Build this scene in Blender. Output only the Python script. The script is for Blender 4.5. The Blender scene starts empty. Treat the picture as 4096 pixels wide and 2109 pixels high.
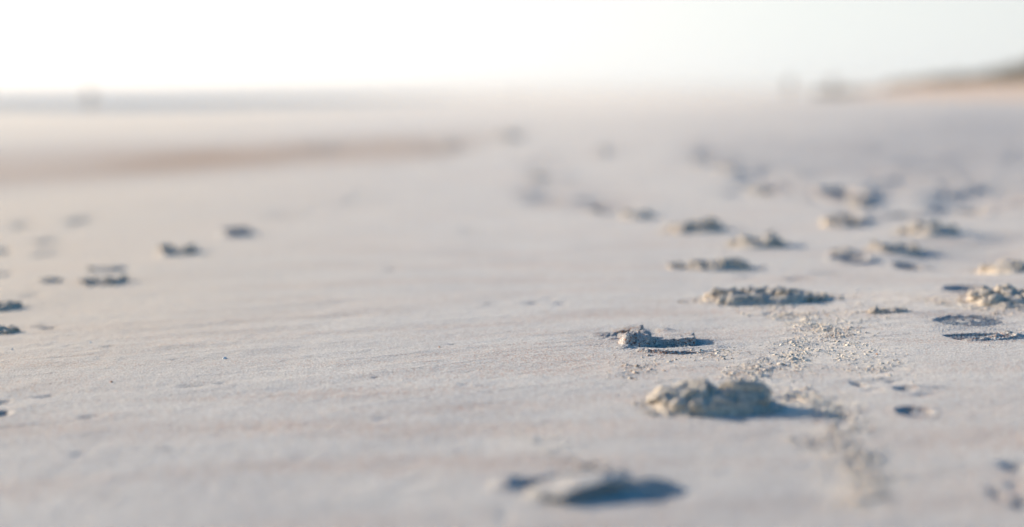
import bpy, math, random
import numpy as np
from mathutils import Vector

SC = bpy.context.scene
COL = SC.collection
R = math.radians

# ------------------------------------------------------------------ camera constants
FPX = 50.0 / 36.0 * 4096            # focal length in photograph pixels
HORIZON = 375.0
PITCH = math.atan((1054.5 - HORIZON) / FPX)
CAM_H = 0.32
CP, SP = math.cos(PITCH), math.sin(PITCH)

SUN_EL = R(15.0)
SUN_AZ = math.atan2(-0.84, 0.54)    # from +Y towards +X (negative: to the left)

# ------------------------------------------------------------------ noise (numpy)
def _hash(ix, iy, seed):
    h = (ix.astype(np.int64) * 374761393 + iy.astype(np.int64) * 668265263 + seed * 982451653) & 0xffffffff
    h = ((h ^ (h >> 13)) * 1274126177) & 0xffffffff
    h = ((h ^ (h >> 16)) * 2246822519) & 0xffffffff
    return (h ^ (h >> 15)) & 0xffffffff

def pnoise(x, y, seed=0):
    x = np.asarray(x, float); y = np.asarray(y, float)
    ix = np.floor(x); iy = np.floor(y)
    fx = x - ix; fy = y - iy
    ix = ix.astype(np.int64); iy = iy.astype(np.int64)
    u = fx * fx * fx * (fx * (fx * 6 - 15) + 10); v = fy * fy * fy * (fy * (fy * 6 - 15) + 10)
    def g(jx, jy, dx, dy):
        a = _hash(jx, jy, seed) * (2 * math.pi / 4294967296.0)
        return np.cos(a) * dx + np.sin(a) * dy
    n00 = g(ix, iy, fx, fy); n10 = g(ix + 1, iy, fx - 1, fy)
    n01 = g(ix, iy + 1, fx, fy - 1); n11 = g(ix + 1, iy + 1, fx - 1, fy - 1)
    return 1.5 * ((n00 * (1 - u) + n10 * u) * (1 - v) + (n01 * (1 - u) + n11 * u) * v)

def fbm(x, y, seed=0, octaves=4, gain=0.5, lac=2.03):
    s = 0; a = 1.0
    for o in range(octaves):
        s = s + a * pnoise(x * lac ** o + 17.3 * o, y * lac ** o - 9.1 * o, seed + o)
        a *= gain
    return s

def sstep(a, b, x):
    t = np.clip((x - a) / (b - a), 0, 1)
    return t * t * (3 - 2 * t)

# ------------------------------------------------------------------ terrain
SEA_Z = -1.4
_sa = [-9.0, -0.60, -0.36, -0.22, -0.114, -0.044, -0.02, 0.02]
_sd = [90.0, 170.0, 190.0, 150.0, 150.0, 240.0, 700.0, 9000.0]

def base_z(X, Y):
    X = np.asarray(X, float); Y = np.asarray(Y, float)
    right = 0.058 * np.tanh(np.maximum(X, 0) / 2.0)
    left = 0.029 * np.minimum(X, 0)
    left = np.where(left < -0.9, -0.9 - 0.45 * np.tanh((-0.9 - left) / 0.45), left)
    z = right + left
    r = np.hypot(X, Y)
    # shoreline: the beach dips under the sea beyond it
    a = X / np.maximum(np.abs(Y), 1e-3)
    ds = np.interp(a, _sa, _sd)
    t = np.clip((r - 0.72 * ds) / (0.28 * ds), 0, 1.6)
    z = z + (-1.42 - z) * np.clip(t * t, 0, 1) - 0.5 * np.clip(t - 1, 0, 1)
    z = np.where(Y < -1, right + left, z)
    return z

def soft_z(X, Y):
    """broad undulation of the flat beach"""
    r = np.hypot(X, Y)
    k = 0.006 + 0.012 * sstep(3, 12, r)
    return k * fbm(X * 0.7 + 3.1, Y * 0.45 + 1.7, 11, 3)

def ray(px, py):
    u = (px - 2048.0) / FPX; v = (1054.5 - py) / FPX
    return np.array([u, CP + v * SP, -SP + v * CP])

def P(px, py, h=0.0):
    """the spot of the beach that the photograph shows at (px, py)"""
    d = ray(px, py); D = CAM_H / max(1e-4, -d[2])
    for _ in range(40):
        z = float(base_z(d[0] * D, d[1] * D)) + h
        D = 0.5 * D + 0.5 * (CAM_H - z) / max(1e-4, -d[2])
    return d[0] * D, d[1] * D

def scale_at(x, y):
    return FPX / (y * CP + CAM_H * SP)       # photograph pixels per metre there

# ------------------------------------------------------------------ height-field shapes
def gb(X, Y, cx, cy, rx, ry, h, ang=0.0, p=1.0):
    c, s = math.cos(ang), math.sin(ang)
    u = ((X - cx) * c + (Y - cy) * s) / rx; v = (-(X - cx) * s + (Y - cy) * c) / ry
    return h * np.exp(-(u * u + v * v) ** p)

def arc(X, Y, cx, cy, rx, ry, a0, a1, w, h):
    """raised (or sunken) rim along part of an ellipse"""
    u = (X - cx) / rx; v = (Y - cy) / ry
    rr = np.hypot(u, v); a = np.arctan2(v, u)
    mid = (a0 + a1) / 2; half = (a1 - a0) / 2
    da = np.abs((a - mid + math.pi) % (2 * math.pi) - math.pi)
    f = 1 - sstep(half * 0.75, half, da)
    dist = (rr - 1) * min(rx, ry)
    return h * f * np.exp(-(dist / w) ** 2)

def slab(X, Y, cx, cy, hx, hy, ang, h, tiltx=0.0, tilty=0.0, edge=0.003):
    c, s = math.cos(ang), math.sin(ang)
    u = (X - cx) * c + (Y - cy) * s; v = -(X - cx) * s + (Y - cy) * c
    n = 0.12 * hy * fbm(X * 90, Y * 90, 5, 3)
    m = (1 - sstep(hx - edge, hx + edge, np.abs(u) + n)) * (1 - sstep(hy - edge, hy + edge, np.abs(v) + n))
    return m * (h + tiltx * u + tilty * v)

def chunks(X, Y, w, d, h, n, seed, rough=1.0):
    """angular lumps: highest of n small rough pyramids with flat facets, in a w x d patch"""
    rnd = random.Random(seed)
    out = np.full(X.shape, -1.0)
    wx = X + 0.04 * w * fbm(X * 12 / w, Y * 12 / w, seed + 3, 3)
    wy = Y + 0.04 * w * fbm(X * 12 / w + 40, Y * 12 / w, seed + 4, 3)
    for i in range(n):
        a = rnd.random() * 2 * math.pi; q = math.sqrt(rnd.random()) * 0.80
        cx = 0.5 * w * q * math.cos(a); cy = 0.5 * d * q * math.sin(a)
        top = h * (1.06 - 0.62 * q * q) * rnd.uniform(0.62, 1.0)
        rad = w * rnd.uniform(0.12, 0.24) * (1.0 if n > 7 else 1.4)
        f = np.full(X.shape, top) + rnd.uniform(-.15, .45) * (wx - cx) + rnd.uniform(-.3, .35) * (wy - cy)
        m = rnd.randint(4, 6); a0 = rnd.random() * 6.28
        for k in range(m):
            b = a0 + k * 2 * math.pi / m + rnd.uniform(-.3, .3)
            sl = rnd.choice([0.9, 1.6, 3.0]) * rnd.uniform(0.8, 1.3)
            dist = (wx - cx) * math.cos(b) + (wy - cy) * math.sin(b)
            f = np.minimum(f, top + sl * (rad * rnd.uniform(0.35, 0.8) - dist))
        out = np.maximum(out, f)
    return out

def _ico(sub_):
    t = (1 + 5 ** .5) / 2
    V = [(-1, t, 0), (1, t, 0), (-1, -t, 0), (1, -t, 0), (0, -1, t), (0, 1, t), (0, -1, -t), (0, 1, -t), (t, 0, -1), (t, 0, 1), (-t, 0, -1), (-t, 0, 1)]
    F = [(0, 11, 5), (0, 5, 1), (0, 1, 7), (0, 7, 10), (0, 10, 11), (1, 5, 9), (5, 11, 4), (11, 10, 2), (10, 7, 6), (7, 1, 8), (3, 9, 4), (3, 4, 2), (3, 2, 6), (3, 6, 8), (3, 8, 9), (4, 9, 5), (2, 4, 11), (6, 2, 10), (8, 6, 7), (9, 8, 1)]
    V = [np.array(v) / np.linalg.norm(v) for v in V]
    for _ in range(sub_):
        mid = {}; nf = []
        def m(i, j):
            k = (min(i, j), max(i, j))
            if k not in mid:
                v = V[i] + V[j]; V.append(v / np.linalg.norm(v)); mid[k] = len(V) - 1
            return mid[k]
        for (x, y, z) in F:
            p, q, r = m(x, y), m(y, z), m(z, x); nf += [(x, p, r), (y, q, p), (z, r, q), (p, q, r)]
        F = nf
    return np.array(V), np.array(F)
ICO = {k: _ico(k) for k in (2, 3, 4)}
def lump(cx, cy, cz, sx, sy, sz, seed, sub_=4, faces=9, tilt=.35, rough=.035):
    """one broken piece of damp sand: a rounded polytope with a granular skin"""
    D, F = ICO[sub_]; r = np.random.default_rng(seed)
    n = r.normal(size=(faces, 3)); n /= np.linalg.norm(n, axis=1)[:, None]
    n = np.concatenate([n, [[0, 0, 1.], [0, 0, -1.]]]); c = r.uniform(.62, .95, len(n))
    q = np.maximum(D @ n.T, 0) / c
    rad = 1.0 / ((q ** 22).sum(1) + .55 ** 22) ** (1 / 22)
    nx = fbm(D[:, 0] * 6 + seed + D[:, 2] * 2, D[:, 1] * 6 + D[:, 2] * 5.1, seed, 4, .7)
    rad = np.minimum(rad, 1.35) * (1 + rough * nx)
    V = D * rad[:, None] * np.array([sx, sy, sz])
    ax, ay, az = r.uniform(-tilt, tilt), r.uniform(-tilt, tilt), r.uniform(0, 6.28)
    if sx / sy > 1.6 or sy / sx > 1.6: az = r.uniform(-.3, .3)
    def rot(a_, i, j):
        M = np.eye(3); M[i, i] = M[j, j] = math.cos(a_); M[i, j] = -math.sin(a_); M[j, i] = math.sin(a_); return M
    V = V @ rot(az, 0, 1).T @ rot(ax, 1, 2).T @ rot(ay, 0, 2).T
    return V + np.array([cx, cy, cz]), F
def merge(parts):
    Vs, Fs, o = [], [], 0
    for V, F in parts:
        V = np.asarray(V, float); F = np.asarray(F)
        if F.shape[1] == 4: F = np.concatenate([F[:, [0, 1, 2]], F[:, [0, 2, 3]]])
        Vs.append(V); Fs.append(F + o); o += len(V)
    return np.concatenate(Vs), np.concatenate(Fs)

# ------------------------------------------------------------------ ground marks that belong to the beach itself
dents = []      # (px, py, half width px, half depth m, height m, angle)
def dent(px, py, wpx, dep, h, ang=0.0, lip=0.45):
    x, y = P(px, py); s = scale_at(x, y)
    h = h * (.5 if (y < 2.6 and px < 2400) else (.5 if y < 2 else .7))
    ang = .35 * math.sin(px * .37 + py)
    dents.append((x, y, wpx / 2 / s, dep, h, ang, lip))

for a in [a_ for a_ in [(350, 1680, 105, .007, -.0045), (320, 1832, 75, .008, -.004), (670, 1810, 75, .007, -.004), (1020, 1722, 75, .007, -.003),
          (890, 1542, 60, .006, -.004), (770, 1556, 120, .012, -.004), (525, 1577, 40, .005, -.003), (180, 1600, 80, .006, -.004),
          (10, 1670, 60, .014, -.012), (15, 1625, 60, .008, -.005), (1530, 1685, 70, .008, -.003), (1700, 1698, 70, .008, -.003),
          (1860, 1550, 45, .006, -.003), (1505, 1520, 35, .005, -.003), (2265, 1535, 35, .005, -.002), (1330, 1745, 40, .006, -.002),
          (2130, 1215, 70, .012, -.005), (2200, 1198, 50, .012, -.004), (2245, 1215, 50, .012, -.004), (1955, 1217, 45, .01, -.005),
          (1570, 1080, 70, .025, -.005), (1150, 1110, 60, .025, -.003), (200, 1322, 80, .014, -.008), (150, 1312, 80, .01, .004),
          (125, 1188, 90, .03, -.009), (435, 1400, 60, .008, -.003), (560, 1425, 40, .006, -.002), (280, 1398, 60, .01, -.003),
          (1810, 1385, 35, .005, -.004), (1500, 1400, 40, .005, -.003), (1960, 1432, 30, .004, -.003), (700, 1450, 40, .005, -.003),
          (3440, 1538, 45, .012, -.009), (3490, 1560, 80, .012, -.003), (3570, 1530, 60, .008, -.004), (3620, 1555, 80, .008, -.010),
          (3700, 1580, 90, .01, -.004), (3545, 1515, 190, .008, .003), (3700, 1545, 150, .01, .0035),
          (4060, 1860, 90, .012, -.014), (3995, 1965, 55, .013, -.013), (4085, 2000, 80, .01, -.012), (4060, 1940, 70, .02, -.004),
          (2020, 2080, 60, .009, -.004), (1650, 1945, 120, .01, -.003), (820, 1960, 60, .01, -.003), (430, 2000, 60, .01, -.003),
          (3150, 1600, 130, .012, -.004), (3330, 1090, 150, .03, -.006), (3650, 1060, 120, .04, -.010), (3200, 1110, 120, .02, -.006),
          (3000, 1100, 120, .02, -.006), (3080, 1250, 60, .01, -.003),
          (200, 960, 90, .05, -.02), (190, 1010, 80, .05, -.01), (1170, 860, 140, .12, -.010), (1110, 850, 80, .10, -.008),
          (1420, 800, 90, .18, -.010), (1560, 790, 130, .18, -.009), (20, 1000, 60, .05, -.02), (20, 1095, 60, .04, -.008), (100, 900, 90, .08, -.02), (330, 880, 90, .1, -.02),
          (1900, 920, 90, .06, -.012), (1250, 560, 60, .5, -.05)] if a_[0] not in (525, 1330, 1700, 2265, 560, 1960, 1500)]:
    dent(*a)
# far trampled marks
rnd = random.Random(4)
for cx, cy, sx, sy, n in [(2030, 520, 90, 40, 10), (1780, 585, 60, 30, 7), (2190, 660, 60, 55, 9), (2140, 780, 90, 30, 6), (2430, 590, 40, 30, 4),
                          (2860, 610, 110, 45, 12), (3060, 690, 60, 25, 5), (3100, 750, 110, 28, 9), (1290, 560, 60, 40, 5),
                          (2420, 815, 60, 20, 4), (3400, 700, 350, 70, 26), (3800, 700, 300, 110, 34), (3500, 560, 500, 60, 40), (3900, 800, 180, 40, 16),
                          (3850, 620, 250, 60, 24), (3300, 480, 500, 25, 26), (3900, 1000, 160, 60, 12)]:
    for i in range(n):
        px = cx + rnd.uniform(-1, 1) * sx; py = cy + rnd.uniform(-1, 1) * sy
        x, y = P(px, py); s = scale_at(x, y)
        w = rnd.uniform(.045, .10); 
        dents.append((x, y, w, w * rnd.uniform(.8, 1.9), -rnd.uniform(.006, .016), rnd.uniform(-.5, .5), .8))

def dents_z(X, Y, lo=0.0):
    z = np.zeros(X.shape)
    for (x, y, rx, ry, h, ang, lip) in dents:
        m = (np.abs(X - x) < 4 * max(rx, ry)) & (np.abs(Y - y) < 4 * max(rx, ry))
        if m.any():
            xs, ys = X[m], Y[m]
            ns = 1 + 0.35 * fbm((xs - x) / rx + x * 7, (ys - y) / rx, 31, 3)
            v = gb(xs, ys, x, y, rx, ry, h, ang, 1.3) * ns
            if h < 0:
                v = v + gb(xs, ys, x + rx * .9, y - ry * .7, rx * .9, ry * .9, -h * lip * .55, ang) * ns
            z[m] += v
    return np.where(z < 0, -.018 * np.tanh(-z / .018), .009 * np.tanh(z / .009))

# wind streaks run along (0.92, 0.40)
def streak_z(X, Y):
    u = X * 0.92 + Y * 0.40; v = -X * 0.40 + Y * 0.92
    r = np.hypot(X, Y)
    f = 1 - sstep(5, 9, r)
    n = fbm(u * 2.6, v * 22, 21, 4) * 0.0009 + fbm(u * 14, v * 80, 24, 2) * 0.00022
    amp = 0.35 + 0.65 * sstep(-.2, .5, fbm(u * .9, v * 2.2, 27, 2))
    return f * (n * amp + (1 - sstep(2.4, 3.6, r)) * .0006 * fbm(X * 16, Y * 11, 29, 3, .6))

# loose, churned sand in a drifting band on the right
crumb_paths = [([(3000, 1210), (3250, 1290), (3300, 1340), (3100, 1470), (2980, 1520)], 110, 1.0), ([(3550, 1200), (3300, 1300), (3420, 1420), (3500, 1480)], 130, .7),
               ([(3180, 1580), (3360, 1640), (3330, 1780), (3450, 1850), (3420, 1990)], 110, 1.0), ([(2500, 1500), (2700, 1430), (2900, 1420)], 90, .5),
               ([(3700, 1190), (3950, 1240), (4090, 1180)], 80, .8), ([(2100, 1750), (2290, 1850), (2400, 1900)], 80, .5), ([(2700, 1560), (2500, 1450)], 90, .35)]
_pts = []
for path, wpx, k in crumb_paths:
    for (a, b) in zip(path[:-1], path[1:]):
        for t in np.linspace(0, 1, 5):
            px = a[0] + (b[0] - a[0]) * t; py = a[1] + (b[1] - a[1]) * t
            x, y = P(px, py); _pts.append((x, y, 1.35 * wpx / scale_at(x, y), k))
def churn(X, Y):
    m = np.zeros(X.shape)
    sel = (Y > .9) & (Y < 3.2) & (np.abs(X) < 1.5)
    xs, ys = X[sel], Y[sel]; q = np.zeros(xs.shape)
    for (x, y, w, k) in _pts:
        q = np.maximum(q, k * np.exp(-(((xs - x) / w) ** 2 + ((ys - y) / (w * 1.6)) ** 2)))
    m[sel] = q
    return m
def churn_z(X, Y):
    c = churn(X, Y); z = np.zeros(X.shape); s = c > .02
    xs, ys = X[s], Y[s]
    z[s] = c[s] * (0.0019 * np.maximum(fbm(xs * 38, ys * 45, 41, 4, .5), -.05) + .0006 * fbm(xs * 220, ys * 220, 44, 2))
    return z
_far = []
for path, wm in [([(2150, 760), (2190, 700)], .12), ([(2120, 640), (2150, 620)], .14), ([(2050, 535), (2010, 515)], .3), ([(1740, 600), (1800, 580), (1860, 560)], .25), ([(3140, 770), (3050, 700), (2930, 650), (2800, 600), (2760, 560)], .17),
                 ([(1265, 590), (1310, 560)], .25), ([(2120, 770), (2220, 740)], .14), ([(2400, 620), (2450, 590)], .16), ([(3050, 560), (3500, 600), (3900, 640)], .3), ([(3300, 680), (3700, 720), (4050, 800)], .2),
                 ([(3500, 500), (4000, 520)], .4), ([(3150, 740), (3300, 790), (3450, 850)], .09)]:
    for (a, b) in zip(path[:-1], path[1:]):
        (xa, ya), (xb, yb) = P(*a), P(*b); n_ = max(2, int(math.hypot(xb - xa, yb - ya) / (wm * 1.3)))
        for t in np.linspace(0, 1, n_): _far.append((xa + (xb - xa) * t, ya + (yb - ya) * t, wm))
def trail_z(X, Y):
    q = np.zeros(X.shape)
    for (x, y, w) in _far:
        m = (np.abs(X - x) < 3 * w) & (np.abs(Y - y) < 3 * w)
        if m.any(): q[m] = np.maximum(q[m], np.exp(-(((X[m] - x) ** 2 + (Y[m] - y) ** 2) / w ** 2)))
    z = np.zeros(X.shape); s = q > .02
    z[s] = q[s] * .015 * np.maximum(fbm(X[s] * 8, Y[s] * 6, 191, 3, .6), -.2)
    return z
def trample_z(X, Y):
    r = np.hypot(X, Y); a = X / np.maximum(np.abs(Y), .1)
    k = sstep(2.2, 5, r) * sstep(0.06, 0.20, a) * (1 - .5 * sstep(20, 60, r))
    s = k > 0.01; z = np.zeros(X.shape)
    xs, ys = X[s], Y[s]
    n = fbm(xs * 6.5, ys * 6.5, 51, 4, .6)
    z[s] = k[s] * (0.008 * n * sstep(-.1, .4, fbm(xs * .8, ys * .8, 57, 2) + .12))
    return z

# footprints: own meshes, carved out of the beach
prints = []     # dict(x, y, rx, ry, fn, res, label)
def G0(X, Y):
    return base_z(X, Y) + soft_z(X, Y) + streak_z(X, Y)
def G(X, Y):
    return G0(X, Y) + dents_z(X, Y) + churn_z(X, Y) + trample_z(X, Y) + trail_z(X, Y)

def print_t(p, X, Y):
    u = (X - p['x']) / p['rx']; v = (Y - p['y']) / p['ry']
    a = np.arctan2(v, u)
    return np.hypot(u, v) * (1 + 0.06 * np.sin(3 * a + p['x'] * 9) + 0.04 * np.sin(5 * a + 1))
def ground_mesh_z(X, Y):
    z = G(X, Y)
    for p in prints:
        m = (np.abs(X - p['x']) < 1.3 * p['rx']) & (np.abs(Y - p['y']) < 1.3 * p['ry'])
        if m.any():
            t = print_t(p, X[m], Y[m]); k = 1 - sstep(.80, .93, t)
            lz = p['fn'](X[m], Y[m])
            z[m] += k * (np.minimum(lz, 0) - p['sink'])
    return z

# ------------------------------------------------------------------ mesh helpers
def mesh_from(name, V, F, mat, smooth=True):
    me = bpy.data.meshes.new(name)
    V = np.asarray(V, np.float32); F = np.asarray(F, np.int32); n = F.shape[1]
    me.vertices.add(len(V)); me.vertices.foreach_set('co', V.ravel())
    me.loops.add(F.size); me.loops.foreach_set('vertex_index', F.ravel())
    me.polygons.add(len(F)); me.polygons.foreach_set('loop_start', np.arange(0, F.size, n, dtype=np.int32))
    me.polygons.foreach_set('loop_total', np.full(len(F), n, np.int32))
    me.polygons.foreach_set('use_smooth', np.full(len(F), smooth, bool))
    me.update(calc_edges=True); me.validate()
    if mat: me.materials.append(mat)
    return me
def link(name, me, parent=None, loc=(0, 0, 0)):
    o = bpy.data.objects.new(name, me); COL.objects.link(o); o.location = loc
    if parent: o.parent = parent
    return o
def tag(o, label=None, cat=None, group=None, kind=None):
    if label: o['label'] = label
    if cat: o['category'] = cat
    if group: o['group'] = group
    if kind: o['kind'] = kind
    return o
def grid_faces(nr, nc, wrap=False, off=0):
    i = np.arange(nr - 1)[:, None]; j = np.arange(nc if wrap else nc - 1)[None, :]
    a = i * nc + j; b = i * nc + (j + 1) % nc
    return (np.stack([a, b, b + nc, a + nc], -1).reshape(-1, 4) + off)

# ------------------------------------------------------------------ materials
def nodes_of(m):
    m.use_nodes = True; nt = m.node_tree; nt.nodes.clear(); return nt
def N(nt, typ, **kw):
    n = nt.nodes.new(typ)
    for k, v in kw.items():
        if k.startswith('i_'): n.inputs[k[2:].replace('_', ' ')].default_value = v
        else: setattr(n, k, v)
    return n
def ramp(nt, src, stops):
    r = nt.nodes.new('ShaderNodeValToRGB'); e = r.color_ramp.elements
    while len(e) < len(stops): e.new(0.5)
    for el, (p, c) in zip(e, stops):
        el.position = p; el.color = c if len(c) == 4 else (*c, 1)
    nt.links.new(src, r.inputs[0]); return r.outputs[0]
def mix(nt, fac, a, b, blend='MIX'):
    n = nt.nodes.new('ShaderNodeMix'); n.data_type = 'RGBA'; n.blend_type = blend
    for s, v in ((n.inputs[0], fac), (n.inputs[6], a), (n.inputs[7], b)):
        if hasattr(v, 'links'): nt.links.new(v, s)
        elif isinstance(v, (int, float)): s.default_value = v
        else: s.default_value = (*v, 1) if len(v) == 3 else v
    return n.outputs[2]

def sand_material(name, base, red, band=False, grain=1.0, redk=.85):
    m = bpy.data.materials.new(name); nt = nodes_of(m); L = nt.links
    out = N(nt, 'ShaderNodeOutputMaterial'); bs = N(nt, 'ShaderNodeBsdfPrincipled')
    L.new(bs.outputs[0], out.inputs[0])
    geo = N(nt, 'ShaderNodeNewGeometry'); pos = geo.outputs['Position']
    # colour of single grains
    vo = N(nt, 'ShaderNodeTexVoronoi', feature='F1'); vo.inputs['Scale'].default_value = 820; L.new(pos, vo.inputs['Vector'])
    sep = N(nt, 'ShaderNodeSeparateColor'); L.new(vo.outputs['Color'], sep.inputs[0])
    tone = ramp(nt, sep.outputs[0], [(0, (.34, .33, .32)), (.3, (.88, .88, .88)), (.8, (1.15, 1.15, 1.13)), (1, (1.9, 1.85, 1.7))])
    # reddish mineral grains, more of them in drifts stretched along the wind
    mp = N(nt, 'ShaderNodeMapping'); mp.inputs['Rotation'].default_value = (0, 0, R(-23)); mp.inputs['Scale'].default_value = (1.6, 8.0, 1.0); L.new(pos, mp.inputs[0])
    dr = N(nt, 'ShaderNodeTexNoise'); dr.inputs['Scale'].default_value = 1.4; dr.inputs['Detail'].default_value = 4; L.new(mp.outputs[0], dr.inputs[0])
    drift = ramp(nt, dr.outputs['Fac'], [(.45, (0, 0, 0)), (.68, (1, 1, 1))])
    ng = N(nt, 'ShaderNodeTexVoronoi', feature='F1'); ng.inputs['Scale'].default_value = 560; L.new(pos, ng.inputs['Vector'])
    sp2 = N(nt, 'ShaderNodeSeparateColor'); L.new(ng.outputs['Color'], sp2.inputs[0])
    isred = N(nt, 'ShaderNodeMath', operation='GREATER_THAN')
    th = N(nt, 'ShaderNodeMath', operation='MULTIPLY_ADD'); L.new(drift, th.inputs[0]); th.inputs[1].default_value = -.36; th.inputs[2].default_value = .95
    L.new(sp2.outputs[1], isred.inputs[0]); L.new(th.outputs[0], isred.inputs[1])
    rf = N(nt, 'ShaderNodeMath', operation='MULTIPLY'); L.new(isred.outputs[0], rf.inputs[0]); rf.inputs[1].default_value = redk
    big = N(nt, 'ShaderNodeTexNoise'); big.inputs['Scale'].default_value = 6; big.inputs['Detail'].default_value = 5; L.new(pos, big.inputs[0])
    bt = ramp(nt, big.outputs['Fac'], [(.3, (.84, .84, .86)), (.7, (1.12, 1.10, 1.06))])
    c = mix(nt, rf.outputs[0], base, red)
    dmul = ramp(nt, dr.outputs['Fac'], [(.42, (1, 1, 1)), (.7, (1.0, .97, .95))])
    c = mix(nt, 1.0, c, dmul, 'MULTIPLY')
    c = mix(nt, 1.0, c, tone, 'MULTIPLY'); c = mix(nt, 1.0, c, bt, 'MULTIPLY')
    if band:
        at = N(nt, 'ShaderNodeAttribute', attribute_name='wet_band_and_shade'); 
        sa = N(nt, 'ShaderNodeSeparateColor'); L.new(at.outputs['Color'], sa.inputs[0])
        c = mix(nt, sa.outputs[0], c, (.36, .195, .10))
        c = mix(nt, sa.outputs[1], c, (.52, .395, .265))
        c = mix(nt, sa.outputs[2], c, (.235, .25, .29))  # third channel: bluish shade and vignette on the right, put into the sand colour
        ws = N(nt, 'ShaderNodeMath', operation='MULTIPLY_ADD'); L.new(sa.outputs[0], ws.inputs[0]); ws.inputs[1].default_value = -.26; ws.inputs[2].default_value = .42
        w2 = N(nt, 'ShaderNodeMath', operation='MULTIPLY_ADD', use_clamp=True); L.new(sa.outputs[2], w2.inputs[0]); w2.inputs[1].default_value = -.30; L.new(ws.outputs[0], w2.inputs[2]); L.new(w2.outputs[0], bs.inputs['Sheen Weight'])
        ad = N(nt, 'ShaderNodeAttribute', attribute_name='dry_sand'); c = mix(nt, ad.outputs['Fac'], c, (.72, .63, .52))
    L.new(c, bs.inputs['Base Color'])
    bs.inputs['Sheen Weight'].default_value = .38; bs.inputs['Sheen Tint'].default_value = (1, .96, .93, 1); bs.inputs['Sheen Roughness'].default_value = .5; bs.inputs['Roughness'].default_value = .62; bs.inputs['Specular IOR Level'].default_value = .35
    # grain relief
    n1 = N(nt, 'ShaderNodeTexNoise'); n1.inputs['Scale'].default_value = 420; n1.inputs['Detail'].default_value = 2; L.new(pos, n1.inputs[0])
    n2 = N(nt, 'ShaderNodeTexNoise'); n2.inputs['Scale'].default_value = 90; n2.inputs['Detail'].default_value = 3; L.new(pos, n2.inputs[0])
    b1 = N(nt, 'ShaderNodeBump'); b1.inputs['Distance'].default_value = .0016 * grain; b1.inputs['Strength'].default_value = .8; L.new(n1.outputs['Fac'], b1.inputs['Height'])
    b2 = N(nt, 'ShaderNodeBump'); b2.inputs['Distance'].default_value = .0018 * grain; b2.inputs['Strength'].default_value = .6; L.new(n2.outputs['Fac'], b2.inputs['Height'])
    L.new(b1.outputs[0], b2.inputs['Normal']); L.new(b2.outputs[0], bs.inputs['Normal'])
    return m

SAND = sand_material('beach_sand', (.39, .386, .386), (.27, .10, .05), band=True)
CLUMP = sand_material('clumped_sand', (.54, .485, .42), (.34, .20, .11), grain=1.5, redk=.4)
CRUMB = sand_material('crumbled_sand', (.80, .73, .64), (.45, .25, .14), grain=.8)
DUNE = sand_material('dune_sand', (.44, .29, .19), (.4, .24, .12), grain=1)

def plain(name, col, rough=.7, noise=None, scale=5, bump=0):
    m = bpy.data.materials.new(name); nt = nodes_of(m); L = nt.links
    out = N(nt, 'ShaderNodeOutputMaterial'); bs = N(nt, 'ShaderNodeBsdfPrincipled'); L.new(bs.outputs[0], out.inputs[0])
    tc = N(nt, 'ShaderNodeTexCoord'); n = N(nt, 'ShaderNodeTexNoise'); n.inputs['Scale'].default_value = scale; n.inputs['Detail'].default_value = 4
    L.new(tc.outputs['Object'], n.inputs[0])
    c2 = noise or tuple(min(1, v * 1.25) for v in col)
    L.new(mix(nt, n.outputs['Fac'], col, c2), bs.inputs['Base Color'])
    bs.inputs['Roughness'].default_value = rough
    if bump:
        b = N(nt, 'ShaderNodeBump'); b.inputs['Distance'].default_value = bump; L.new(n.outputs['Fac'], b.inputs['Height']); L.new(b.outputs[0], bs.inputs['Normal'])
    return m

# ------------------------------------------------------------------ the footprints
def px_rect(x0, x1, y0, y1):
    """centre and half sizes in metres of a photographed patch of beach"""
    xa, ya = P((x0 + x1) / 2, y1); xb, yb = P((x0 + x1) / 2, y0)
    cx, cy = P((x0 + x1) / 2, (y0 + y1) / 2); cy = (ya + yb) / 2
    return cx, cy, (x1 - x0) / 2 / scale_at(cx, cy), abs(yb - ya) / 2

def add_print(label, x0, x1, y0, y1, fn, res, sink=.0022, pad=1.25):
    cx, cy, rx, ry = px_rect(x0, x1, y0, y1)
    prints.append(dict(x=cx, y=cy, rx=rx * pad, ry=ry * pad, fn=fn, res=res, sink=sink, label=label))

def rim_crumbs(X, Y, k):
    return k * np.maximum(fbm(X * 130, Y * 130, 61, 3, .6), -.1)

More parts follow.
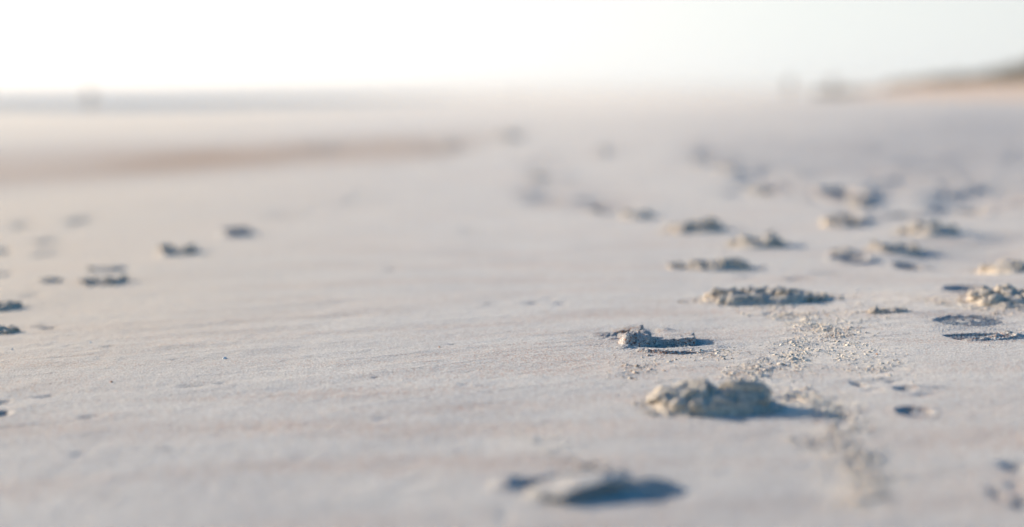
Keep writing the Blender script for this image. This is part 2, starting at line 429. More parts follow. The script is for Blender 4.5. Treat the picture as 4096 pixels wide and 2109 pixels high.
# the sharp print in the middle, with a lifted slab and a fan of grooves
def Q(px, py, h=0.0):
    return P(px, py, h)
def fn_focus(X, Y):
    z = np.zeros(X.shape)
    cx, cy = Q(2690, 1384); z += gb(X, Y, cx, cy, .042, .020, -.0060, 0, 2)           # sunken bed in front of the slab
    cx, cy = Q(2590, 1330); z += gb(X, Y, cx, cy, .016, .020, -.0055, 0, 1.6)        # hollow behind the lump
    cx, cy = Q(2520, 1325); z += gb(X, Y, cx, cy, .020, .012, .0040, .1, 1.2) * (1 + .7 * fbm(X * 150, Y * 150, 62, 3))
    cx, cy = Q(2660, 1322); z += gb(X, Y, cx, cy, .012, .010, .0030, -.2, 1.2)
    # front rim
    cx, cy = Q(2715, 1394)
    u = (X - cx) / .064; v = (Y - cy) / .047; r2 = np.hypot(u, v) + .03 * fbm(X * 60, Y * 60, 63, 4, .6); a2 = np.arctan2(v, u)
    f2 = 1 - sstep(1.15, 1.5, np.abs(a2 + 1.35))
    z += f2 * (.0026 * sstep(.55, .88, r2) * (1 - sstep(.96, 1.03, r2)) + .0012 * np.exp(-((r2 - .95) / .05) ** 2) * (1 + fbm(X * 220, Y * 220, 65, 2)))
    # broad tongue of pushed sand on the right
    cx, cy = Q(2800, 1396); z += gb(X, Y, cx, cy, .030, .014, .0014, .3, 1.8) * (1 + .3 * fbm(X * 160, Y * 160, 66, 2))
    # fan of grooves on the left
    fx, fy = Q(2600, 1338); a = np.arctan2(Y - fy, X - fx) % (2 * math.pi); r = np.hypot(X - fx, Y - fy)
    wr = sstep(.030, .042, r) * (1 - sstep(.066, .086, r)) * np.exp(-((a - math.radians(196)) / .55) ** 4)
    z += wr * (.0012 * np.sin(a * 24 + 45 * r + .8 * fbm(X * 50, Y * 50, 70, 2)) + .0014)
    # small lip at lower left
    cx, cy = Q(2500, 1400); z += gb(X, Y, cx, cy, .011, .008, .0040, -.4, 1.3)
    cx, cy = Q(2465, 1358); z += gb(X, Y, cx, cy, .012, .010, .0035, 0, 1.3) * (1 + .8 * fbm(X * 170, Y * 170, 84, 2))
    # lump of broken sand
    lx, ly = Q(2545, 1378); u = X - lx; v = Y - ly
    ch = chunks(u, v, .046, .046, .0165, 9, 77) + .0006 * fbm(X * 350, Y * 350, 80, 2)
    m = 1 - sstep(.80, 1.12, np.hypot(u / .025, v / .027)); z = np.maximum(z, ch * m - .004 * (1 - m))
    # the lifted slab: a flat plate with a broken front edge
    sx, sy = Q(2680, 1372)
    sl = slab(X, Y, sx, sy, .031, .0180, -.03, .0064, .05, .03, .0009) + .00025 * fbm(X * 200, Y * 200, 64, 2)
    z = np.where(sl > .003, np.maximum(z, sl), z)
    return z + .00035 * fbm(X * 260, Y * 260, 90, 2)

# the print with a tread, by the right edge
def fn_tread(X, Y):
    z = np.zeros(X.shape)
    ax, ay = Q(3880, 1283); w = .046; d = .040
    u = (X - ax) / w; v = (Y - ay) / d; rr = np.hypot(u, v); m = 1 - sstep(.86, 1.0, rr)
    z -= .0011 * m
    rings = np.sin(rr * 26) * (rr < .42)
    lines = np.sin((Y - ay) * 2 * math.pi / .0085 + .5 * u) * (rr >= .42)
    z += m * .0009 * (rings + lines)
    z += gb(X, Y, ax, ay, w * .42, d * .42, .002)
    z += arc(X, Y, ax, ay, w * 1.03, d * 1.03, 0, math.pi, .005, .0018) * (1 + .6 * fbm(X * 130, Y * 130, 101, 3))
    # the sunken heel in front of it
    bx, by = Q(3905, 1343); u = (X - bx) / .047; v = (Y - by) / .024
    m2 = 1 - sstep(.88, 1.02, (np.abs(u) ** 3 + np.abs(v) ** 3) ** (1 / 3))
    z -= .0032 * m2
    z += m2 * .0010 * np.sin((Y - by) * 2 * math.pi / .011)
    z += arc(X, Y, bx, by, .049, .027, math.radians(-150), math.radians(25), .0055, .0030) * (1 + .5 * fbm(X * 130, Y * 130, 103, 3))
    ex, ey = Q(4010, 1336); z += gb(X, Y, ex, ey, .016, .012, .0045, .5, 1.3) * (1 + .6 * fbm(X * 120, Y * 120, 105, 3))
    return z + .0005 * fbm(X * 300, Y * 300, 91, 2)

# the print nearest to the camera, thrown up into a lip
def fn_near(X, Y):
    z = np.zeros(X.shape)
    cx, cy = Q(2030, 1950); z += gb(X, Y, cx, cy, .012, .016, .008, 0, 1.2)
    cx, cy = Q(2120, 1940); z += gb(X, Y, cx, cy, .022, .010, -.011, .1, 1.5)
    cx, cy = Q(2255, 1928); z += gb(X, Y, cx, cy, .020, .012, -.013, .35, 1.5)
    cx, cy = Q(2390, 1908); z += gb(X, Y, cx, cy, .026, .008, -.012, .1, 1.5)
    cx, cy = Q(2480, 1915); z += gb(X, Y, cx, cy, .012, .012, .006, 0)
    sx, sy = Q(2345, 1985)
    c, s = math.cos(.22), math.sin(.22); u = (X - sx) * c + (Y - sy) * s; v = -(X - sx) * s + (Y - sy) * c
    un = u + .003 * fbm(X * 60, Y * 60, 111, 2); vn = v + .004 * fbm(X * 55 + 9, Y * 55, 112, 3)
    m = (1 - sstep(.020, .046, np.abs(un))) * (1 - sstep(.013, .0160, -vn)) * (1 - sstep(.012, .030, vn))
    z += m * .0020
    sx2, sy2 = Q(2500, 1960); z += gb(X, Y, sx2, sy2, .036, .010, .0035, -.1, 2.2)
    sx2, sy2 = Q(2570, 1995); z += gb(X, Y, sx2, sy2, .036, .013, -.0050, .05, 2)
    sx2, sy2 = Q(2190, 1990); z += gb(X, Y, sx2, sy2, .010, .018, .0045, -.6, 1.4)
    sx2, sy2 = Q(2600, 1955); z += gb(X, Y, sx2, sy2, .022, .009, .0055, -.1, 1.6)
    return z + .0012 * fbm(X * 70, Y * 70, 113, 3) * (np.abs(z) > .002)

def simple_print(px, py, wpx, dm, depth, rim, seed, ang=0.0):
    cx, cy = P(px, py); rx = wpx / 2 / scale_at(cx, cy)
    def f(X, Y):
        c, s = math.cos(ang), math.sin(ang)
        u = ((X - cx) * c + (Y - cy) * s) / rx; v = (-(X - cx) * s + (Y - cy) * c) / dm
        rr = np.hypot(u, v) * (1 + .12 * fbm(u * 1.3 + seed, v * 1.3, seed, 2))
        z = -depth * (1 - sstep(.65, .95, rr)) * (1 - .35 * v)
        z += rim * np.exp(-((rr - 1.02) / .16) ** 2) * (1 + .45 * fbm(X * 3.5 / rx, Y * 3.5 / rx, seed + 2, 3))
        z += depth * .25 * (1 - sstep(.6, .9, rr)) * fbm(X * 2.5 / rx, Y * 2.5 / rx, seed + 5, 3)
        return z
    return f
def add_simple(label, px, py, wpx, dm, depth, rim, seed, res, ang=0.0, sink=.003):
    cx, cy = P(px, py); rx = wpx / 2 / scale_at(cx, cy)
    prints.append(dict(x=cx, y=cy, rx=rx * 1.65, ry=dm * 1.65, fn=simple_print(px, py, wpx, dm, depth, rim, seed, ang), res=res, sink=sink, label=label))

add_print('sharp footprint in the middle with a lifted slab of sand and a fan of grooves', 2330, 2890, 1305, 1420, fn_focus, .0011)
prints[-1]['lumps'] = [(2520, 1372, .004, .010, .010, .0085, 901, .3), (2570, 1374, .005, .012, .010, .0095, 902, .3), (2545, 1350, .006, .011, .011, .009, 903, .3), (2600, 1380, .003, .009, .008, .006, 904, .3), (2490, 1364, .002, .007, .008, .0045, 905, .3), (2480, 1340, .002, .008, .006, .004, 906, .3), (2515, 1333, .003, .009, .006, .005, 907, .2), (2705, 1366, .0024, .030, .017, .0042, 908, .02)]
add_print('footprint with ringed and lined tread pressed near the right edge', 3730, 4070, 1240, 1372, fn_tread, .0012)
add_print('blurred footprint nearest the camera with a thrown up lip casting a blue shadow', 1990, 2690, 1860, 2050, fn_near, .0015, .003, 1.3)
prints[-1]['lumps'] = [(2325, 1984, .0065, .034, .020, .0042, 911, .06), (2185, 1995, .001, .014, .014, .0060, 917, .2), (2440, 1950, .0050, .026, .014, .0035, 913, .1), (2030, 1950, .001, .010, .009, .005, 914, .2), (2490, 1925, .001, .010, .008, .005, 915, .2)]
add_simple('shallow footprint with two dark ends, right of the chunky heap in the right foreground', 3660, 1648, 170, .024, .0038, .0012, 201, .002)
add_simple('long oval footprint just left of the crumbled heap cut by the right edge', 3870, 1156, 210, .045, .006, .003, 203, .003)
add_simple('crescent shaped footprint between the row of small heaps and the twin peaked heap', 3400, 1035, 170, .05, .009, .005, 205, .004)
add_simple('small dark footprint directly below the twin peaked heap', 3640, 1047, 130, .04, .012, .003, 207, .004)
add_simple('footprint crossed by dark hollows behind the row of heaps, upper right', 3370, 790, 190, .14, .020, .012, 211, .008, sink=.006)
add_simple('dark footprint below the hollowed prints in the upper right', 3390, 880, 140, .08, .028, .010, 213, .006, sink=.006)
add_simple('faint footprint left of the upper right hollows, furthest left of that trail', 3090, 765, 170, .12, .022, .010, 215, .008, sink=.006)
add_simple('small blurred footprint above the bright-sided heap near the right edge', 3900, 835, 110, .08, .020, .008, 217, .007, sink=.006)
add_simple('dark wide footprint left of the bright-sided heap in the upper right', 3610, 868, 150, .05, .018, .006, 219, .006, sink=.005)
add_simple('pair-like blurred footprint behind the second heap of the middle row', 2395, 828, 80, .09, .02, .010, 221, .006, sink=.005)
add_simple('lone small blurred footprint on the left half, above the two peaked heap', 940, 935, 95, .06, .022, .014, 223, .005, sink=.005)

def build_print(p):
    nx = max(16, int(2 * p['rx'] / p['res'])); ny = max(16, int(2 * p['ry'] / p['res']))
    # polar patch so that the outer edge is smooth
    nr = max(12, min(170, int(max(p['rx'], p['ry']) / p['res']))); na = max(48, min(520, int(2 * math.pi * max(p['rx'], p['ry']) * .8 / p['res'])))
    rr = np.linspace(0.004, 1.0, nr)[:, None]; aa = np.linspace(0, 2 * math.pi, na, endpoint=False)[None, :]
    k = 1 / (1 + 0.06 * np.sin(3 * aa + p['x'] * 9) + 0.04 * np.sin(5 * aa + 1))
    X = p['x'] + p['rx'] * rr * k * np.cos(aa); Y = p['y'] + p['ry'] * rr * k * np.sin(aa)
    t = rr * np.ones_like(aa)
    ramp_ = 1 - sstep(.78, .95, t)
    Z = G(X, Y) + p['fn'](X, Y) * ramp_ - p['sink'] * .22 * sstep(.93, 1.0, t)
    z0 = float(Z.mean())
    V = np.stack([X - p['x'], Y - p['y'], Z - z0], -1).reshape(-1, 3)
    F = grid_faces(nr, na, wrap=True)
    if p.get('lumps'):
        extra = []
        for (qx, qy, dz, sx, sy, sz, sd_, tl) in p['lumps']:
            wx_, wy_ = P(qx, qy); zg = float(G(np.array([wx_]), np.array([wy_]))[0])
            extra.append(lump(wx_ - p['x'], wy_ - p['y'], zg + dz - z0, sx, sy, sz, sd_, 4, 9, tl, .09))
        V, F = merge([(V, F)] + extra)
    me = mesh_from('footprint', V, F, SAND)
    o = link('footprint', me, None, (p['x'], p['y'], z0))
    return tag(o, p['label'], 'footprint', 'footprints pressed into the beach')
# (the polar centre leaves a pin hole of under a millimetre over the beach sheet)
for p in prints: build_print(p)

# ------------------------------------------------------------------ the heaps of sand
def build_heap(label, x0, x1, ybase, h, dm, n, seed, res, ang=0.0, steep=1.0, prof=None, smooth=0.0):
    bx, by = P((x0 + x1) / 2, ybase); s = scale_at(bx, by)
    w = (x1 - x0) / s; cy = by + dm * .5; cx = bx
    nr = max(14, int(w / 2 / res)); na = max(60, int(math.pi * w * .8 / res))
    nr = min(nr, 150); na = min(na, 460)
    rr = np.linspace(.003, 1.12, nr)[:, None]; aa = np.linspace(0, 2 * math.pi, na, endpoint=False)[None, :]
    e = 1 + .10 * np.sin(2 * aa + seed) + .10 * np.sin(3 * aa + seed * 2.1) + .05 * np.sin(7 * aa + seed * 1.3)
    U = w / 2 * rr * e * np.cos(aa); Vv = dm / 2 * rr * e * np.sin(aa)
    t = rr * np.ones_like(aa)
    ca, sa = math.cos(ang), math.sin(ang)
    X = cx + U * ca - Vv * sa; Y = cy + U * sa + Vv * ca
    ch = chunks(U, Vv, w, dm, h, n, seed)
    dome = h * .45 * np.clip(1 - (t / .93) ** 4, 0, 1)
    hz = np.maximum(ch * .6, dome * (1 + .5 * fbm(U * 5 / w, Vv * 5 / w, seed, 3)))
    hz = hz * (.80 if by < 2.2 else .56)
    if smooth: hz = hz * (1 - smooth) + dome * 1.5 * smooth
    if prof is not None:
        q = np.interp(U / w + .5, np.linspace(0, 1, len(prof)), prof); hz = hz * q
    hz = hz + h * .045 * fbm(U * 22 / w, Vv * 22 / w, seed + 9, 3, .6) 
    hz = hz * (1 - sstep(.84, 1.0, t)) - .25 * h * sstep(.95, 1.12, t)
    # crumbling sideways
    jit = .05 * h
    X = X + jit * fbm(U * 30 / w, hz * 30 / w, seed + 20, 2) * (t < 1); Y = Y + jit * fbm(Vv * 30 / w + 5, hz * 30 / w, seed + 23, 2) * (t < 1)
    Z = G(X, Y) + hz
    z0 = float(G(np.array([cx]), np.array([cy]))[0])
    V = np.stack([X - cx, Y - cy, Z - z0], -1).reshape(-1, 3)
    parts_ = [(V, grid_faces(nr, na, wrap=True))]
    rg_ = np.random.default_rng(seed); hh = h * (.80 if by < 2.2 else .56)
    nl = int(n * (2.6 if by < 2.6 else 1.2)); sb = 4 if by < 1.6 else (3 if by < 2.6 else 2)
    for i in range(nl):
        u0 = (i + .5 + rg_.uniform(-.4, .4)) / nl * 2 - 1; u0 = u0 * .80; v0 = rg_.uniform(-.85, .75) * math.sqrt(max(0, 1 - u0 * u0))
        pz = float(np.interp(u0 * .5 + .5, np.linspace(0, 1, len(prof)), prof)) if prof is not None else 1 - .5 * u0 * u0
        sz_ = hh * (rg_.uniform(.30, .50) if i % 3 == 1 else rg_.uniform(.10, .30)) * (.5 + .5 * pz); wx_ = sz_ * rg_.uniform(1.0, 1.9); wy_ = sz_ * rg_.uniform(.9, 1.5)
        lx_, ly_ = u0 * w / 2, v0 * dm / 2 * .9; gxx, gyy = cx + lx_, cy + ly_
        zz = float(G(np.array([gxx]), np.array([gyy]))[0]) - z0 + max(.25 * sz_, hh * pz * (1 - abs(v0) * .75) - sz_ * .75) * (1 if rg_.random() < .6 else rg_.uniform(.3, 1))
        parts_.append(lump(lx_, ly_, zz, wx_, wy_, sz_, seed * 31 + i, sb, int(rg_.integers(5, 9)), .5, .085))
    for i in range(int(nl * 4)):         # small fallen pieces round the foot
        a_ = rg_.uniform(0, 6.28); q_ = .8 + .45 * rg_.random() ** 1.5; lx_, ly_ = w / 2 * q_ * math.cos(a_), dm / 2 * q_ * math.sin(a_)
        sz_ = hh * (.025 + .10 * rg_.random() ** 2); zz = float(G(np.array([cx + lx_]), np.array([cy + ly_]))[0]) - z0
        parts_.append(lump(lx_, ly_, zz + sz_ * .2, sz_ * 1.3, sz_, sz_ * .8, seed * 57 + i, 2))
    V, Fh = merge(parts_)
    me = mesh_from('sand_heap', V, Fh, CLUMP)
    o = link('sand_heap', me, None, (cx, cy, z0))
    heaps.append((cx, cy, w, dm, h))
    return tag(o, label, 'sand heap', 'heaps of kicked up sand on the beach')
heaps = []
H = build_heap
H('large chunky heap of pale sand in the right foreground, facing lumps in blue shade', 2600, 3110, 1672, .030, .085, 19, 73, .0011, prof=[.55, .85, .95, 1, 1, .95, 1, .9, .6])
H('long rugged heap of sand behind the sharp footprint, tapering to the right', 2790, 3380, 1216, .025, .10, 24, 12, .0016, prof=[.2, .75, 1, 1, .9, .95, 1.0, .6, .35, .15])
H('thin dark ridge of sand above the tread footprint on the right', 3470, 3660, 1253, .010, .03, 7, 15, .0016, prof=[.5, 1, .8, .5, .9, .6, .3])
H('crumbled heap cut by the right edge of the picture, beside the tread footprint', 3930, 4230, 1232, .030, .14, 18, 18, .002)
H('low heap with a long shadow, third from the front in the middle row', 2740, 3040, 1080, .036, .09, 11, 21, .002, prof=[.35, .6, .7, 1, .95, .8, .3])
H('tiny heap just left of the third heap of the middle row', 2670, 2760, 1076, .018, .06, 5, 22, .003)
H('flat topped heap with a long thin shadow, fourth from the front in the middle row', 2910, 3160, 990, .050, .11, 10, 24, .003, prof=[.35, .8, 1, 1, 1, .9])
H('low blurred heap, second from the back in the middle row', 2650, 2930, 932, .046, .14, 10, 27, .004, prof=[.5, .9, 1, .9, 1, .7])
H('blurred heap at the far end of the middle row', 2480, 2630, 872, .04, .14, 8, 30, .005)
H('twin peaked dark heap on the right, below the bright-sided heap', 3490, 3730, 1004, .040, .11, 8, 33, .003, prof=[.5, .9, .8, .65, .5, 1, .6])
H('tall heap with a bright left side near the upper right', 3610, 3900, 944, .060, .16, 9, 36, .004, prof=[.2, .45, .8, 1, .7, .5, .3])
H('bright blurred heap cut by the right edge, above the crumbled one', 3990, 4160, 1085, .045, .16, 9, 39, .004)
H('low mound of pale sand just above the crescent footprint', 3330, 3450, 1018, .02, .08, 6, 42, .004)
H('two peaked dark heap standing alone on the left', 595, 765, 1026, .040, .12, 8, 45, .004, prof=[.7, 1, .7, .65, 1, .9])
H('long low ridge of sand behind the peaked heap at the far left', 300, 490, 1092, .022, .08, 8, 48, .003, prof=[1, .8, .7, .7, .5])
H('peaked heap of sand on the left, in front of the long low ridge', 270, 480, 1148, .026, .09, 8, 51, .0025, prof=[.4, .6, .9, .5, .8, 1, .4])
H('small flat heap left of the long low ridge', 110, 245, 1136, .014, .05, 6, 54, .003)
H('dark heap cut by the left edge, the farther of two', -70, 30, 1255, .024, .08, 8, 57, .002)
H('dark heap cut by the left edge, the nearer of two', -60, 50, 1350, .015, .05, 8, 60, .0015)
H('small dark heap in the middle trail of far footprints', 3300, 3460, 908, .04, .12, 7, 63, .004)
H('faint far heap on the brown band of sand, left of centre', 1735, 1830, 590, .06, .5, 6, 66, .02)
H('faint grey far heap right of the brown band of sand', 1975, 2085, 560, .09, .6, 7, 69, .02)
H('blurred round heap alone on the pale far sand', 2395, 2450, 610, .04, .4, 5, 72, .02)
H('far blurred heap leading the diagonal trail in the upper right', 2770, 2880, 655, .04, .4, 7, 75, .02)
H('far blurred heap second in the diagonal trail in the upper right', 2890, 2990, 690, .035, .3, 6, 78, .015)
H('far blurred heap between the pale far sand and the sharp trail', 2110, 2200, 720, .035, .25, 6, 81, .012)
H('dark blurred heap at the start of the right trail, beside the faint footprint', 3010, 3080, 772, .05, .15, 6, 84, .007)
H('low dark heap among the upper right hollows', 3420, 3510, 830, .045, .15, 6, 87, .006)
H('faint low heap on the far brown band, left of the other', 1265, 1330, 600, .035, .4, 5, 90, .02)

# ------------------------------------------------------------------ the beach sheet
def radii():
    r = [0.04]
    while r[-1] < 4200:
        v = r[-1]
        k = 1.08 if v < .7 else (1.0017 if v < 3.6 else (1.0045 if v < 22 else (1.02 if v < 200 else 1.05)))
        r.append(v * k)
    return np.array(r)
RR = radii()
da = np.concatenate([np.linspace(-math.pi, -R(31), 60, endpoint=False), np.linspace(-R(31), R(31), 860, endpoint=False), np.linspace(R(31), math.pi, 60, endpoint=False)])
Xg = RR[:, None] * np.sin(da)[None, :]; Yg = RR[:, None] * np.cos(da)[None, :]
Zg = ground_mesh_z(Xg, Yg)
V = np.stack([Xg, Yg, Zg], -1).reshape(-1, 3)
F = grid_faces(len(RR), len(da), wrap=True)[:, ::-1]
centre = np.arange(len(da), dtype=np.int32)
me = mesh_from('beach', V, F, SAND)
at = me.color_attributes.new('wet_band_and_shade', 'FLOAT_COLOR', 'POINT')
lower = [P(*q) for q in [(-400, 785), (0, 755), (1000, 688), (1475, 662), (1786, 640), (2080, 560)]]
upper = [P(*q) for q in [(-400, 650), (0, 622), (1000, 574), (1475, 560), (1786, 540), (2080, 518)]]
def angv(pts): return [math.atan2(x, y) for x, y in pts], [math.hypot(x, y) for x, y in pts]
la, lr = angv(lower); ua, ur = angv(upper)
A = np.arctan2(Xg, Yg); Rr = np.hypot(Xg, Yg)
lo = np.interp(A, la, lr); up = np.interp(A, ua, ur)
wob = .05 * fbm(Xg * .5, Yg * .5, 130, 3)
t = (np.log(Rr) - np.log(lo)) / np.maximum(np.log(up) - np.log(lo), .02) + wob
band = sstep(-.25, .35, t) * (1 - sstep(.55, 1.5, t)) * (1 - sstep(la[-3], la[-1] + .03, A)) * (A > -1.2)
band = band * (0.75 + .35 * fbm(Xg * .9, Yg * .9, 133, 3))
och = sstep(1.1, 1.5, t) * (1 - sstep(-.28, -.06, A)) * (Rr < 170) * (.55 + .5 * fbm(Xg * .09, Yg * .05, 137, 3))
och = och + .35 * sstep(.02, .3, A) * sstep(14, 40, Rr)
near_left = .9 * (1 - sstep(-.36, .02, A)) * sstep(1.2, 2.4, Rr) * (1 - sstep(-.3, .2, t))
c = np.zeros(Xg.shape + (4,)); c[..., 0] = np.clip(band, 0, 1); c[..., 1] = np.clip(och * .8 + near_left * .75, 0, 1); c[..., 3] = 1
c[..., 2] = .75 * sstep(.02, .34, A) * sstep(1.4, 8, Rr) * (.8 + .3 * fbm(Xg * .5, Yg * .3, 141, 3)) * (A < 1.5)  # right-hand shade and vignette painted in as a darker, cooler tint
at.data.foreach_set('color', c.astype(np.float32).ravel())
ad_ = me.attributes.new('dry_sand', 'FLOAT', 'POINT'); dr_ = np.clip(churn(Xg, Yg), 0, 1) * (.35 + .65 * sstep(-.2, .4, fbm(Xg * 25, Yg * 25, 181, 4)))
ad_.data.foreach_set('value', (.95 * dr_).astype(np.float32).ravel())
tag(link('beach', me), kind='structure', label='wide pale sand beach')

# ------------------------------------------------------------------ sea
m = bpy.data.materials.new('sea_water'); nt = nodes_of(m); L = nt.links
out = N(nt, 'ShaderNodeOutputMaterial'); bs = N(nt, 'ShaderNodeBsdfPrincipled'); L.new(bs.outputs[0], out.inputs[0])
geo = N(nt, 'ShaderNodeNewGeometry')
mp = N(nt, 'ShaderNodeMapping'); mp.inputs['Scale'].default_value = (.25, 1.0, 1); mp.inputs['Rotation'].default_value = (0, 0, R(-20)); L.new(geo.outputs['Position'], mp.inputs[0])
n1 = N(nt, 'ShaderNodeTexNoise'); n1.inputs['Scale'].default_value = .35; n1.inputs['Detail'].default_value = 6; L.new(mp.outputs[0], n1.inputs[0])
foam = ramp(nt, n1.outputs['Fac'], [(.56, (0, 0, 0)), (.66, (1, 1, 1))])
L.new(mix(nt, foam, (.08, .19, .28), (.55, .62, .68)), bs.inputs['Base Color'])
bs.inputs['Roughness'].default_value = .5; bs.inputs['Specular IOR Level'].default_value = .25
b = N(nt, 'ShaderNodeBump'); b.inputs['Distance'].default_value = .6; b.inputs['Strength'].default_value = .8; L.new(n1.outputs['Fac'], b.inputs['Height']); L.new(b.outputs[0], bs.inputs['Normal'])
SEA = m
sr = np.concatenate([np.linspace(60, 400, 60), np.geomspace(420, 4300, 30)]); sa_ = np.linspace(-R(100), R(20), 160)
Xs = sr[:, None] * np.sin(sa_)[None]; Ys = sr[:, None] * np.cos(sa_)[None]
Zs = SEA_Z + .10 * fbm(Xs * .03 , Ys * .12, 150, 3) * (1 - sstep(300, 900, np.hypot(Xs, Ys)))
me = mesh_from('sea', np.stack([Xs, Ys, Zs], -1).reshape(-1, 3), grid_faces(len(sr), len(sa_))[:, ::-1], SEA)
tag(link('sea', me), kind='structure', label='pale sea along the left horizon')

# ------------------------------------------------------------------ dunes on the right
def dune_h(X, Y):
    # toe line of the dunes runs away from the camera to the right of it
    toe = 27 + .055 * (Y - 90) + 1.6 * fbm(X * 0 + 2, Y * .03, 160, 2)
    d = X - toe
    h = .9 * sstep(0, 3.5, d) + .6 * sstep(5.5, 10, d) * (1 - .2 * sstep(120, 160, Y)) + 2.0 * sstep(11, 17, d)
    h = h * (1 + .14 * fbm(X * .16, Y * .10, 163, 3)) + .12 * fbm(X * .5, Y * .5, 166, 3) * (d > 0)
    return h * (1 - sstep(105, 145, Y)) - .4 * (1 - sstep(-2, .5, d)) , d
gx = np.linspace(22, 110, 260); gy = np.linspace(30, 300, 260)
Xd, Yd = np.meshgrid(gx, gy); hd, dd = dune_h(Xd, Yd)
Zd = base_z(Xd, Yd) + hd
me = mesh_from('dune', np.stack([Xd, Yd, Zd], -1).reshape(-1, 3), grid_faces(260, 260), DUNE)
tag(link('dune', me), kind='structure', label='low orange sand dunes at the right edge of the beach')
# dune grass: thousands of blades in tussocks
GRASS = plain('dune_grass', (.11, .095, .05), .8, (.26, .20, .12), .8)
rg = np.random.default_rng(8)
V = []; F = []
for i in range(4200):
    y = rg.uniform(60, 170); x = rg.uniform(30, 75)
    h_, d_ = dune_h(np.array([x]), np.array([y]))
    if d_[0] < 4 or (d_[0] < 10 and rg.random() < .55): continue
    z = float(base_z(x, y)) + float(h_[0])
    for k in range(22):
        a = rg.uniform(0, 6.28); q = rg.uniform(0, .45); bx = x + q * math.cos(a); by = y + q * math.sin(a)
        hh = rg.uniform(.35, .95); lx = rg.uniform(-.3, .3); ly = rg.uniform(-.3, .3); b_ = rg.uniform(0, 3.14); wx = .025 * math.cos(b_); wy = .025 * math.sin(b_)
        n0 = len(V); V += [(bx - wx, by - wy, z - .15), (bx + wx, by + wy, z - .15), (bx + wx * .6 + lx * .4, by + wy * .6 + ly * .4, z + hh * .6), (bx + lx, by + ly, z + hh)]
        F.append((n0, n0 + 1, n0 + 2, n0 + 3))
me = mesh_from('dune_grass', V, F, GRASS, False)
tag(link('dune_grass', me), 'dark green grass tufts growing along the dune crest', 'grass', kind='stuff')

# ------------------------------------------------------------------ crumbs of loose sand
rg = np.random.default_rng(3)
xs = rg.uniform(-1.0, 1.25, 500000); ys = rg.uniform(.95, 3.1, 500000)
q_ = np.array(_pts); ii = rg.integers(0, len(q_), 260000); ii = ii[rg.random(len(ii)) < q_[ii, 3]]
xs = np.concatenate([xs, q_[ii, 0] + rg.normal(0, .62, len(ii)) * q_[ii, 2]]); ys = np.concatenate([ys, q_[ii, 1] + rg.normal(0, .95, len(ii)) * q_[ii, 2]])
ins = np.abs(xs) < ys * .42; xs, ys = xs[ins], ys[ins]
cw = churn(xs, ys)
patch = sstep(-.15, .55, fbm(xs * 22, ys * 22, 170, 3))
pr = np.clip(cw, 0, 1) ** 1.3 * (.2 + .8 * patch) * .36 + .0070
for (hx, hy, w, d, h) in heaps[:4]:
    rr = np.hypot((xs - hx) / (w * .62), (ys - hy) / (d * .9)); pr = pr + .05 * np.exp(-((rr - .95) / .25) ** 2)
fx, fy = P(2760, 1400); pr = pr + .10 * np.exp(-(((xs - fx) / .08) ** 2 + ((ys - fy) / .03) ** 2))
k = rg.random(len(xs)) < pr; xs, ys, cw = xs[k], ys[k], cw[k]
n = len(xs); size = (.00035 + .0009 * rg.random(n) ** 4.0 + .0004 * cw * rg.random(n) ** 2) * np.where((rg.random(n) < .14) & (cw > .15), rg.uniform(1.3, 3.0, n), 1.0)
zs = G(xs, ys)
oct_v = np.array([[1, 0, 0], [0, 1, 0], [-1, 0, 0], [0, -1, 0], [0, 0, 1], [0, 0, -1.]])
oct_f = np.array([[0, 1, 4], [1, 2, 4], [2, 3, 4], [3, 0, 4], [1, 0, 5], [2, 1, 5], [3, 2, 5], [0, 3, 5]])
jv = oct_v[None] * (1 + .35 * rg.standard_normal((n, 6, 1)).clip(-1.5, 1.5)) + .15 * rg.standard_normal((n, 6, 3))
an = rg.uniform(0, 6.28, n); ca, sa = np.cos(an)[:, None], np.sin(an)[:, None]
vx = jv[..., 0] * ca - jv[..., 1] * sa; vy = jv[..., 0] * sa + jv[..., 1] * ca; vz = jv[..., 2] * .55
Vc = np.stack([vx, vy, vz], -1) * size[:, None, None] + np.stack([xs, ys, zs + size * .12], -1)[:, None, :]
Fc = (oct_f[None] + (np.arange(n) * 6)[:, None, None]).reshape(-1, 3)
me = mesh_from('sand_crumbs', Vc.reshape(-1, 3), Fc, CRUMB, True)
tag(link('sand_crumbs', me), 'loose crumbs of pale sand strewn over the right half of the beach', 'sand crumbs', kind='stuff')
print('crumbs', n, 'beach verts', len(RR) * len(da))

